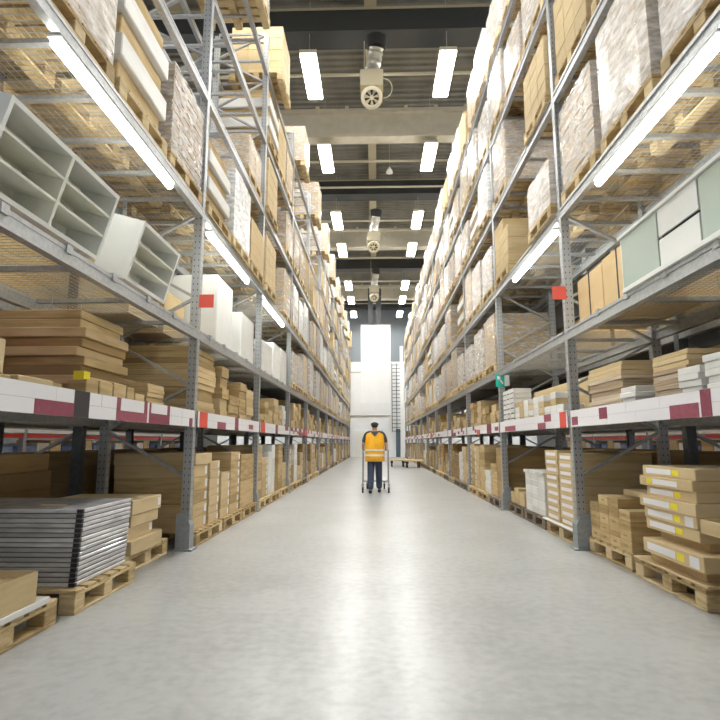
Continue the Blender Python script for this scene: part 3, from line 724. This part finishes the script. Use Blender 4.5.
# ------------------------------------------------------------------ lit tubes under the third level
for s, spans in ((-1, ((3.24, 5.35), (6.67, 8.81), (10.15, 12.3))), (1, ((3.33, 5.42), (6.74, 8.86)))):
    for k, (a, c) in enumerate(spans):
        t = empty('fluorescent_light', (FX[s] + s * .16, a, 3.90), 'lit white fluorescent light under the third level, %s bay on the %s' % (ORD[k], SIDE[s]), 'light', 'fluorescent lights under the racks')
        t.location.x = FX[s] + s * .045; t.location.z = 3.885
        m = MB(); m.box((-.045, 0, .0), (.045, c - a, .018), 'white'); m.build('housing', t)
        m = MB(); m.cyl((0, .02, -.036), (0, c - a - .02, -.036), .034, 'tube', 14); m.build('tube', t)

# ------------------------------------------------------------------ signs and small fittings
for s, x0, x1, z in ((-1, -2.10, -1.925, 2.78), (1, 2.29, 2.125, 2.89)):
    m = MB(); m.box((x0, yb(s, 1) - .060, z), (x1, yb(s, 1) - .052, z + .16), 'label_r')
    tag(m.build('red_sign'), 'blank red flag sign on the first %s upright' % SIDE[s], 'sign')
t = empty('exit_sign', (2.31, yb(1, 2) - .05, 2.2), 'small green and white pictogram sign on the second right upright', 'sign')
m = MB(); m.box((-.10, -.012, 0), (.06, -.002, .24), 'green'); m.build('green_panel', t)
m = MB(); m.box((-.07, -.016, .14), (-.01, -.012, .2), 'label_w'); m.bar((-.02, -.014, .13), (.03, -.014, .06), .004, .025, 'label_w'); m.build('pictogram', t)
m = MB(); m.box((.061, -.012, .02), (.15, -.002, .22), 'label_w'); m.build('white_panel', t)
# hanging gadgets on the left
t = empty('hanging_hook', (-2.62, 4.30, 2.02 + .40), 'red handled hook hanging on a cord behind the nearest left beam', 'hook')
t.location = (-2.75, 4.45, 2.15)
m = MB(); m.cyl((0, 0, .0), (0, 0, .16), .022, 'red', 12); m.build('handle', t)
m = MB(); m.cyl((0, 0, .16), (0, 0, LV[2] - 2.15 - .05), .005, 'steel', 6); m.build('cord', t)
for q, (x, y) in enumerate(((-2.75, 4.9), (-2.75, 5.75))):
    t = empty('hanging_lamp', (x, y, 2.22), 'small hanging lamp under the second left shelf, %s from camera' % ORD[q], 'lamp', 'small lamps under the second left shelf')
    m = MB(); m.cyl((0, 0, 0), (0, 0, .10), .035, 'steel', 14, .02); m.build('shade', t)
    m = MB(); m.cyl((0, 0, .10), (0, 0, .25), .006, 'steel', 6); m.build('cord', t)
    m = MB(); m.cyl((0, 0, -.006), (0, 0, .0), .026, 'tube', 12); m.build('bulb', t)
m = MB(); m.cbox((-2.95, 3.35, Z1), (-3.15, 3.9, Z1 + .62), 'pink', .03); tag(m.build('pink_package'), 'pink plastic package behind the boxes on first left shelf', 'package')

# ------------------------------------------------------------------ a farther rack row seen through the gaps
for s in (-1, 1):
    X = FX[s] + s * 4.9
    for b in range(5):
        y = yb(s, b) + 1.0
        t = empty('pallet_rack_bay', (X, y, 0), 'distant rack bay one aisle over on the %s, %s from the camera' % (SIDE[s], ORD[b]), 'rack', 'rack bays one aisle over')
        for dx in (.055, DEEP - .055): link('post', POST, t, (s * dx, 0, 0))
        link('beam', PROTO[s, False]['beam'], t, (s * .03, .05, Z1))
        m = MB(); m.box((0, .06, 1.38), (-s * .012, PITCH[s] - .06, 1.45), 'label_w'); m.build('price_strip', t)
        m = MB(); m.box((s * .01, .06, 1.28), (s * .06, PITCH[s] - .06, 1.36), 'red'); m.build('red_rail', t)
        d = (.04 if s > 0 else -.04 - (DEEP - .08)); link('deck_panel', PROTO[s, False]['dark'], t, (d, .05, Z1))
        for k in range(7):
            m = MB(); m.cbox((X + s * .12, y + .15 + k * .46, 0), (X + s * .9, y + .56 + k * .46, 1.12 + .12 * ((k * 7) % 3) / 2), ['blue', 'whitecard', 'card', 'blue', 'label_w', 'card_y', 'blue'][k])
            tag(m.build('storage_box'), '%s box, %s in distant %s bay, one aisle over on %s' % (['blue', 'white', 'tan', 'blue', 'white', 'pale tan', 'blue'][k], ORD[k], ORD[b], SIDE[s]), 'box', 'tall boxes one aisle over')

# ------------------------------------------------------------------ room
YE = 45.0; XW = 13.0; ZC = 13.0
m = MB(); m.box((-XW, -6, -.1), (XW, YE + .3, 0), 'floor'); struct(m.build('floor'))
m = MB()   # end wall with horizontal panel joints
for i in range(13): m.box((-XW, YE, i * .6 + .004), (XW, YE + .2, (i + 1) * .6 - .004), 'wall')
m.box((-XW, YE + .02, 0), (XW, YE + .2, 7.8), 'wall'); m.box((-XW, YE, 7.8), (XW, YE + .2, ZC + .1), 'wallup')
struct(m.build('wall_back'))
for s in (-1, 1):
    m = MB(); m.box((s * XW, -6, 0), (s * (XW + .2), YE, ZC), 'sidewall'); struct(m.build('wall_' + SIDE[s]))
m = MB()   # trapezoidal roof sheet, ribs run across the aisle
y = -6; vs = []; pat = ((0, 0), (.10, 0), (.14, .07), (.24, .07), (.28, 0))
ys = []
while y < YE:
    for dy, dz in pat[:-1]: ys.append((y + dy, ZC + dz))
    y += .28
for yy, zz in ys: vs += [(-XW, yy, zz), (XW, yy, zz)]
m.add(vs, [(2 * i, 2 * i + 1, 2 * i + 3, 2 * i + 2) for i in range(len(ys) - 1)], 'deck')
m.box((-XW, -6, ZC + .1), (XW, YE, ZC + .2), 'deck')
struct(m.build('ceiling'))
def trim(i, m): return struct(m.build('trim_%d' % i))
ti = 1
for Y in (-3.5, 6.9, 17.1, 27.6, 38.1):       # pale I girders
    m = MB(); m.box((-XW, Y, 11.40), (XW, Y + .14, 12.2), 'girder'); m.box((-XW, Y - .16, 11.28), (XW, Y + .30, 11.40), 'girder'); m.box((-XW, Y - .14, 12.2), (XW, Y + .28, 12.32), 'girder')
    for k in range(26): m.box((-XW + k, Y - .10, 12.32), (-XW + k + .12, Y + .25, 12.44), 'girder')
    trim(ti, m); ti += 1
for Y in (2.3, 12.8, 22.3, 32.6, 42.6):       # dark cross ducts
    m = MB(); m.box((-XW, Y, 11.8), (XW, Y + .7, 12.45), 'dark'); m.box((-XW, Y - .02, 12.40), (XW, Y + .72, 12.46), 'tan_paint'); trim(ti, m); ti += 1
for X in (-10.4, -5.25, -.1, 5.05, 10.2):     # long purlins
    m = MB(); m.box((X - .10, -6, 12.47), (X + .10, YE, 12.95), 'tan_paint'); m.box((X - .16, -6, 12.45), (X + .16, YE, 12.50), 'tan_paint'); trim(ti, m); ti += 1
for Y in (4.4, 8.9, 14.3, 19.2, 21.3, 24.8, 26.0, 30.1, 34.7, 36.2, 40.5):  # thin pipes across
    m = MB(); m.cyl((-XW, Y, 11.62), (XW, Y, 11.62), .045, 'cream_metal', 8); tag(m.build('ceiling_pipe'), 'pale thin pipe crossing below the roof', 'pipe', 'ceiling pipes')
# ceiling lights
ys = [3.6, 7.6, 12.6, 16.95, 22.4, 26.2, 32.7, 36.3, 40.6]
lamps = []
mh = MB(); mh.box((-.22, 0, .02), (.22, 1.9, .12), 'cream_metal'); mh = mh.mesh('housing')
md = MB(); md.box((-.19, .03, -.01), (.19, 1.87, .02), 'lamp'); md = md.mesh('diffuser')
mc = MB(); mc.cyl((0, .3, .12), (0, .3, 1.9), .008, 'steel', 6); mc.cyl((0, 1.6, .12), (0, 1.6, 1.9), .008, 'steel', 6); mc = mc.mesh('suspension_wire')
for xi, X in enumerate((-8.6, -6.6, -1.70, 1.88, 6.7, 8.7)):
    for k, y in enumerate(ys):
        row = ['outermost left', 'second outer left', 'left aisle', 'right aisle', 'second outer right', 'outermost right'][xi]
        t = empty('ceiling_light', (X, y, 11.0), 'lit hanging ceiling light, %s row, %s from the camera' % (row, ORD[k]), 'light', 'hanging ceiling lights')
        link('housing', mh, t); link('diffuser', md, t); link('suspension_wire', mc, t)
# heater fans
for k, Y in enumerate((12.7, 23.4, 32.0)):
    t = empty('heater_fan', (-.07, Y, 9.66), 'cream round fan heater hanging from a foil duct, %s from the camera' % ORD[k], 'heater', 'hanging fan heaters')
    d = Vector((0, -.75, -.66)).normalized()
    m = MB(); c0 = Vector((0, .1, .25)); m.cyl(c0 - d * .38, c0 + d * .12, .21, 'cream_metal', 28)
    m.build('housing', t)
    m = MB(); n = 28; a = Vector((1, 0, 0)); b = d.cross(a)
    vs = []
    for r, q in ((.27, .0), (.27, .12), (.19, .14), (.18, .05)):
        vs += [c0 + d * (.12 + q) + r * (math.cos(2 * PI * i / n) * a + math.sin(2 * PI * i / n) * b) for i in range(n)]
    m.add(vs, [(j * n + i, j * n + (i + 1) % n, (j + 1) * n + (i + 1) % n, (j + 1) * n + i) for j in range(3) for i in range(n)], 'cream_metal'); m.build('front_ring', t)
    m = MB(); m.cyl(c0 + d * .13, c0 + d * .135, .19, 'dark', 24); m.build('grille_back', t)
    for q in range(7):
        an = q * 2 * PI / 7; r_ = math.cos(an) * a + math.sin(an) * b; r2 = math.cos(an + .5) * a + math.sin(an + .5) * b
        m = MB(); m.add([c0 + d * .16 + r_ * .05, c0 + d * .16 + r_ * .18, c0 + d * .19 + r2 * .18, c0 + d * .19 + r2 * .05], [(0, 1, 2, 3)], 'cream_metal'); m.build('blade', t)
    m = MB(); m.cyl(c0 + d * .15, c0 + d * .23, .055, 'cream_metal', 14); m.build('hub', t)
    m = MB(); m.box((-.29, -.12, .42), (.29, .62, .86), 'tan_paint'); m.build('mixing_box', t)
    m = MB(); pts = [Vector((0, .25, .86)), Vector((.02, .3, 1.15)), Vector((.08, .25, 1.45)), Vector((.12, .15, 1.65))]
    for i in range(3):
        for j in range(4): u0, u1 = j / 4, (j + 1) / 4; m.cyl(pts[i].lerp(pts[i + 1], u0), pts[i].lerp(pts[i + 1], u1), .20 - .02 * (j % 2), 'foil', 18, .18 + .02 * (j % 2))
    m.build('foil_duct', t)
    m = MB(); m.cyl((.12, .15, 1.65), (.12, .12, 1.92), .24, 'black', 20, .26); m.build('collar', t)
    m = MB(); prev = None
    for i in range(13):
        u = i / 12 * PI; pt = Vector((.30 + .22 * math.sin(u), .1, .2 + .55 * (1 - math.cos(u)) / 2))
        if prev is not None: m.cyl(prev, pt, .009, 'cream_metal', 6)
        prev = pt
    m.build('cable', t)
    m = MB(); m.cyl((-.2, .5, .86), (-.2, .5, 2.6), .012, 'cream_metal', 6); m.build('hanger_rod', t)
# small dome lamp
t = empty('ceiling_sensor', (-.07 + .0, 19.3, 11.2), 'small white bell shaped fitting hanging below the roof, centre of the aisle', 'fitting')
t.location.x = .55
m = MB(); m.ring([(0, 0, .0, .13, .13), (0, 0, .08, .11, .11), (0, 0, .2, .04, .04), (0, 0, .24, .02, .02)], 'white'); m.build('bell', t)
m = MB(); m.cyl((0, 0, .24), (0, 0, 1.7), .012, 'steel', 6); m.build('rod', t)
# banner
t = empty('hanging_banner', (0, 38, 3.87), 'long blank white banner hanging before the back wall', 'banner')
m = MB(); nx, nz = 10, 16
vs = [(-1.04 + 2.09 * i / nx, .03 * math.sin(i * .8) + .02 * math.sin(j * .5), 5.54 * j / nz) for j in range(nz + 1) for i in range(nx + 1)]
vs += [(x, y + .012, z) for x, y, z in vs]; o_ = (nx + 1) * (nz + 1)
fs = [(j * (nx + 1) + i, j * (nx + 1) + i + 1, (j + 1) * (nx + 1) + i + 1, (j + 1) * (nx + 1) + i) for j in range(nz) for i in range(nx)]
fs += [tuple(o_ + k for k in reversed(f)) for f in list(fs)]
m.add(vs, fs, 'banner'); m.build('cloth', t)
m = MB(); m.cyl((-1.1, 0, 5.56), (1.12, 0, 5.56), .03, 'steel', 8); m.build('top_bar', t)
for x in (-.35, .22):
    m = MB(); m.box((x - .18, -.1, 5.6), (x + .18, .3, 8.3), 'dark'); m.build('dark_hanger', t)
# back wall furniture: ladder cage, doors, column
t = empty('cage_ladder', (1.32, YE - .35, 2.0), 'dark steel cage ladder fixed to the back wall', 'ladder')
for x in (0, .38, .76):
    m = MB(); m.box((x - .025, 0, 0), (x + .025, .04, 5.6), 'dark'); m.build('rail', t)
for k in range(19):
    m = MB(); m.box((-.02, .005, .05 + k * .3), (.78, .035, .09 + k * .3), 'dark'); m.build('rung', t)
m = MB(); m.box((1.62, YE - .06, 0), (1.98, YE - .002, 2.25), 'bluedoor'); struct(m.build('door_1'))
m = MB(); m.box((-.2, YE - .05, 0), (1.3, YE - .002, 2.2), 'wall'); m.box((.52, YE - .055, 0), (.54, YE - .05, 2.2), 'bluedoor'); struct(m.build('door_2'))
m = MB(); m.box((-1.75, YE - .05, 0), (-.9, YE - .002, 2.1), 'white'); struct(m.build('door_3'))
m = MB(); m.box((1.99, YE - .6, 0), (2.25, YE - .35, 9), 'white'); struct(m.build('trim_90'))
for z in (3.3, 6.9):
    m = MB(); m.box((-3, YE - .08, z), (1.2, YE, z + .06), 'tan_paint'); struct(m.build('trim_%d' % (91 + int(z))))
# flat trolleys in the distance
for k, (x, y) in enumerate(((1.05, 27.4), (1.75, 26.6))):
    t = empty('platform_trolley', (x, y, 0), ('left' if k == 0 else 'right') + ' one of two flat wooden trolleys parked by the far right rack', 'trolley', 'parked flat trolleys')
    m = MB(); m.cbox((-.36 - .1 * k, -.6, .30), (.36 + .1 * k, .6, .36), 'card_y'); m.build('platform', t)
    for sx in (-1, 1):
        for sy in (-1, 1):
            m = MB(); m.cyl((sx * .28 - .025, sy * .45, .09), (sx * .28 + .025, sy * .45, .09), .09, 'black', 14); w = m.build('wheel', t)
            m = MB(); m.box((sx * .28 - .05, sy * .45 - .04, .18), (sx * .28 + .05, sy * .45 + .04, .30), 'dark'); m.build('caster_fork', t)

# ------------------------------------------------------------------ worker with a cart
def skinned(name, verts, edges, radii, mat, parent, loc=(0, 0, 0), root=0, sub=2):
    me = bpy.data.meshes.new(name); me.from_pydata(verts, edges, [])
    o = bpy.data.objects.new(name, me); C.objects.link(o)
    sk = o.modifiers.new('Skin', 'SKIN'); sk.use_smooth_shade = True
    for i, r in enumerate(radii):
        d = me.skin_vertices[0].data[i]; d.radius = r if isinstance(r, tuple) else (r, r); d.use_root = (i == root)
    sb = o.modifiers.new('Sub', 'SUBSURF'); sb.levels = sb.render_levels = sub
    dg = bpy.context.evaluated_depsgraph_get(); dg.update()
    m2 = bpy.data.meshes.new_from_object(o.evaluated_get(dg)); m2.name = name
    bpy.data.objects.remove(o); m2.materials.clear(); m2.materials.append(M[mat])
    for pgn in m2.polygons: pgn.use_smooth = True; pgn.material_index = 0
    return link(name, m2, parent, loc)
PX, PY = -.03, 13.25
per = empty('person', (PX, PY, 0), 'person in an orange vest and navy trousers walking away pushing a cart', 'person')
# body: faces +Y, walking, hands on the handle in front
V = [(0, 0, .90), (0, .0, 1.08), (0, .01, 1.26), (0, .02, 1.40), (0, .02, 1.47), (0, .035, 1.535), (0, .05, 1.60), (0, .045, 1.655)]
R_ = [(.145, .11), (.135, .10), (.155, .105), (.14, .085), (.055, .055), (.070, .075), (.078, .092), (.05, .06)]
E_ = [(i, i + 1) for i in range(7)]
for sx in (-1, 1):
    b = len(V)
    V += [(sx * .19, .02, 1.385), (sx * .275, .0, 1.15), (sx * .285, .20, 1.03), (sx * .27, .285, 1.02)]
    R_ += [.058, .042, .034, .030]; E_ += [(3, b), (b, b + 1), (b + 1, b + 2), (b + 2, b + 3)]
    for f in range(4):                       # fingers curled over the handle
        c = len(V); fx = sx * (.27 + (-.030 + .02 * f))
        V += [(fx, .325, 1.035), (fx, .352, 1.012), (fx, .34, .985)]; R_ += [.0095, .0085, .0075]; E_ += [(b + 3, c), (c, c + 1), (c + 1, c + 2)]
    c = len(V); V += [(sx * .23, .30, 1.0), (sx * .215, .325, .99)]; R_ += [.011, .009]; E_ += [(b + 3, c), (c, c + 1)]
    c = len(V); st = .16 if sx > 0 else -.14
    V += [(sx * .09, 0, .84), (sx * .10, st * .55 + .04, .48), (sx * .105, st, .10), (sx * .11, st + .13, .045)]
    R_ += [.085, .058, .040, .035]; E_ += [(0, c), (c, c + 1), (c + 1, c + 2), (c + 2, c + 3)]
body = skinned('body', V, E_, R_, 'skin', per)
# clothing children
m = MB(); m.ring([(0, 0, .745, .235, .19), (0, 0, .86, .235, .195), (0, .0, 1.0, .225, .175), (0, .01, 1.2, .238, .16), (0, .015, 1.34, .238, .145), (0, .02, 1.395, .222, .12), (0, .02, 1.425, .18, .095), (0, .02, 1.445, .10, .08)], 'vest', 24)
for pz in (.99, .87):
    m.ring([(0, 0, pz, .238, .198), (0, 0, pz + .04, .237, .195)], 'stripe', 24, False)
v = m.build('vest', per)
m = MB(); m.add([(-.11, -.082, 1.452), (.11, -.082, 1.452), (0, -.150, 1.33), (-.10, -.06, 1.455), (.10, -.06, 1.455), (0, -.12, 1.32)], [(0, 2, 1), (3, 4, 5), (0, 1, 4, 3), (1, 2, 5, 4), (2, 0, 3, 5)], 'shirt'); m.build('collar', per)

for f in v.data.polygons: f.use_smooth = True
V = []; R_ = []; E_ = []
V += [(0, .02, 1.40)]; R_ += [(.12, .08)]
for sx in (-1, 1):
    b = len(V); V += [(sx * .19, .02, 1.395), (sx * .24, .01, 1.27), (sx * .272, .0, 1.16)]; R_ += [.070, .062, .056]; E_ += [(0, b), (b, b + 1), (b + 1, b + 2)]
V += [(0, .02, 1.49)]; R_ += [.085]; E_ += [(0, len(V) - 1)]
skinned('shirt', V, E_, R_, 'shirt', per)
V = [(0, 0, .90)]; R_ = [(.16, .12)]; E_ = []
for sx in (-1, 1):
    st = .16 if sx > 0 else -.14; b = len(V)
    V += [(sx * .085, 0, .80), (sx * .095, st * .55 + .04, .48), (sx * .105, st, .08)]; R_ += [.105, .088, .078]; E_ += [(0, b), (b, b + 1), (b + 1, b + 2)]
skinned('trousers', V, E_, R_, 'trouser', per)
for sx in (-1, 1):
    st = .16 if sx > 0 else -.14
    skinned('shoe', [(sx * .105, st - .05, .05), (sx * .108, st + .06, .045), (sx * .11, st + .16, .04)], [(0, 1), (1, 2)], [(.048, .045), (.048, .042), (.040, .034)], 'black', per)
skinned('hair', [(0, .0, 1.53), (0, -.005, 1.60), (0, .03, 1.665)], [(0, 1), (1, 2)], [(.07, .06), (.095, .095), (.10, .085)], 'hair', per)
for sx in (-1, 1):
    m = MB(); m.ring([(sx * .082, .045, 1.60, .012, .02), (sx * .088, .045, 1.63, .014, .022), (sx * .082, .045, 1.65, .008, .014)], 'skin', 8); m.build('ear', per)
    m = MB(); m.ring([(sx * .03, .135, 1.622, .004, .004), (sx * .03, .137, 1.63, .011, .006), (sx * .03, .135, 1.638, .004, .004)], 'hair', 8); m.build('eye', per)
m = MB(); m.ring([(0, .14, 1.585, .014, .02), (0, .135, 1.60, .012, .018), (0, .13, 1.625, .006, .008)], 'skin', 8); m.build('nose', per)
m = MB(); m.box((-.022, .125, 1.566), (.022, .134, 1.572), 'label_m'); m.build('mouth', per)
# cart: U frame open to the rear, platform ahead
t = empty('hand_cart', (PX + .02, PY + .2, 0), 'silver frame cart with small black wheels pushed by the person', 'cart')
for sx in (-1, 1):
    m = MB(); X = sx * .31
    m.cyl((X, -.1, .20), (X, .1, 1.0), .014, 'steel', 8); m.cyl((X, -.1, .20), (X, 1.1, .22), .014, 'steel', 8); m.cyl((X, .1, 1.0), (X, .55, .95), .014, 'steel', 8); m.cyl((X, .55, .95), (X, .55, .22), .014, 'steel', 8); m.cyl((X, .02, .66), (X, .55, .6), .01, 'steel', 8)
    m.build('side_frame', t)
    for yy in (-.1, 1.05):
        xx = X if yy < 0 else sx * .22
        m = MB(); m.cyl((xx - .02, yy, .07), (xx + .02, yy, .07), .07, 'black', 16); m.build('wheel', t)
        m = MB(); m.box((xx - .028, yy - .02, .07), (xx - .021, yy + .02, .21), 'steel'); m.box((xx + .021, yy - .02, .07), (xx + .028, yy + .02, .21), 'steel'); m.box((xx - .028, yy - .03, .15), (xx + .028, yy + .03, .21), 'steel'); m.build('caster_fork', t)
m = MB(); m.cyl((-.31, .1, 1.0), (.31, .1, 1.0), .015, 'steel', 8); m.build('handle', t)
m = MB(); m.box((-.30, .5, .22), (.30, 1.12, .25), 'steel'); m.build('platform', t)

# ------------------------------------------------------------------ camera, world, view
r_, u_, w_ = None, None, None
f = 547.0
Yc = Vector((16, -82, f)).normalized(); Zc = Vector((0, f, 82.)); Zc = (Zc - Yc * Zc.dot(Yc)).normalized(); Xc = -(Yc.cross(Zc))
right = Vector((Xc[0], Yc[0], Zc[0])); up = Vector((Xc[1], Yc[1], Zc[1])); fw = Vector((Xc[2], Yc[2], Zc[2]))
cam = bpy.data.cameras.new('camera'); co = bpy.data.objects.new('camera', cam); C.objects.link(co)
cam.sensor_fit = 'HORIZONTAL'; cam.sensor_width = 36; cam.lens = f / 720 * 36; cam.clip_start = .05; cam.clip_end = 200
co.matrix_world = Matrix(((right.x, up.x, -fw.x, 0), (right.y, up.y, -fw.y, 0), (right.z, up.z, -fw.z, 1.2), (0, 0, 0, 1)))
bpy.context.scene.camera = co
w = bpy.data.worlds.new('world'); bpy.context.scene.world = w; w.use_nodes = True
w.node_tree.nodes['Background'].inputs[0].default_value = (.94, .97, 1, 1); w.node_tree.nodes['Background'].inputs[1].default_value = .55
vs_ = bpy.context.scene.view_settings
vs_.view_transform = 'Standard'; vs_.look = 'None'; vs_.exposure = 0.15; vs_.gamma = 1; vs_.use_curve_mapping = False
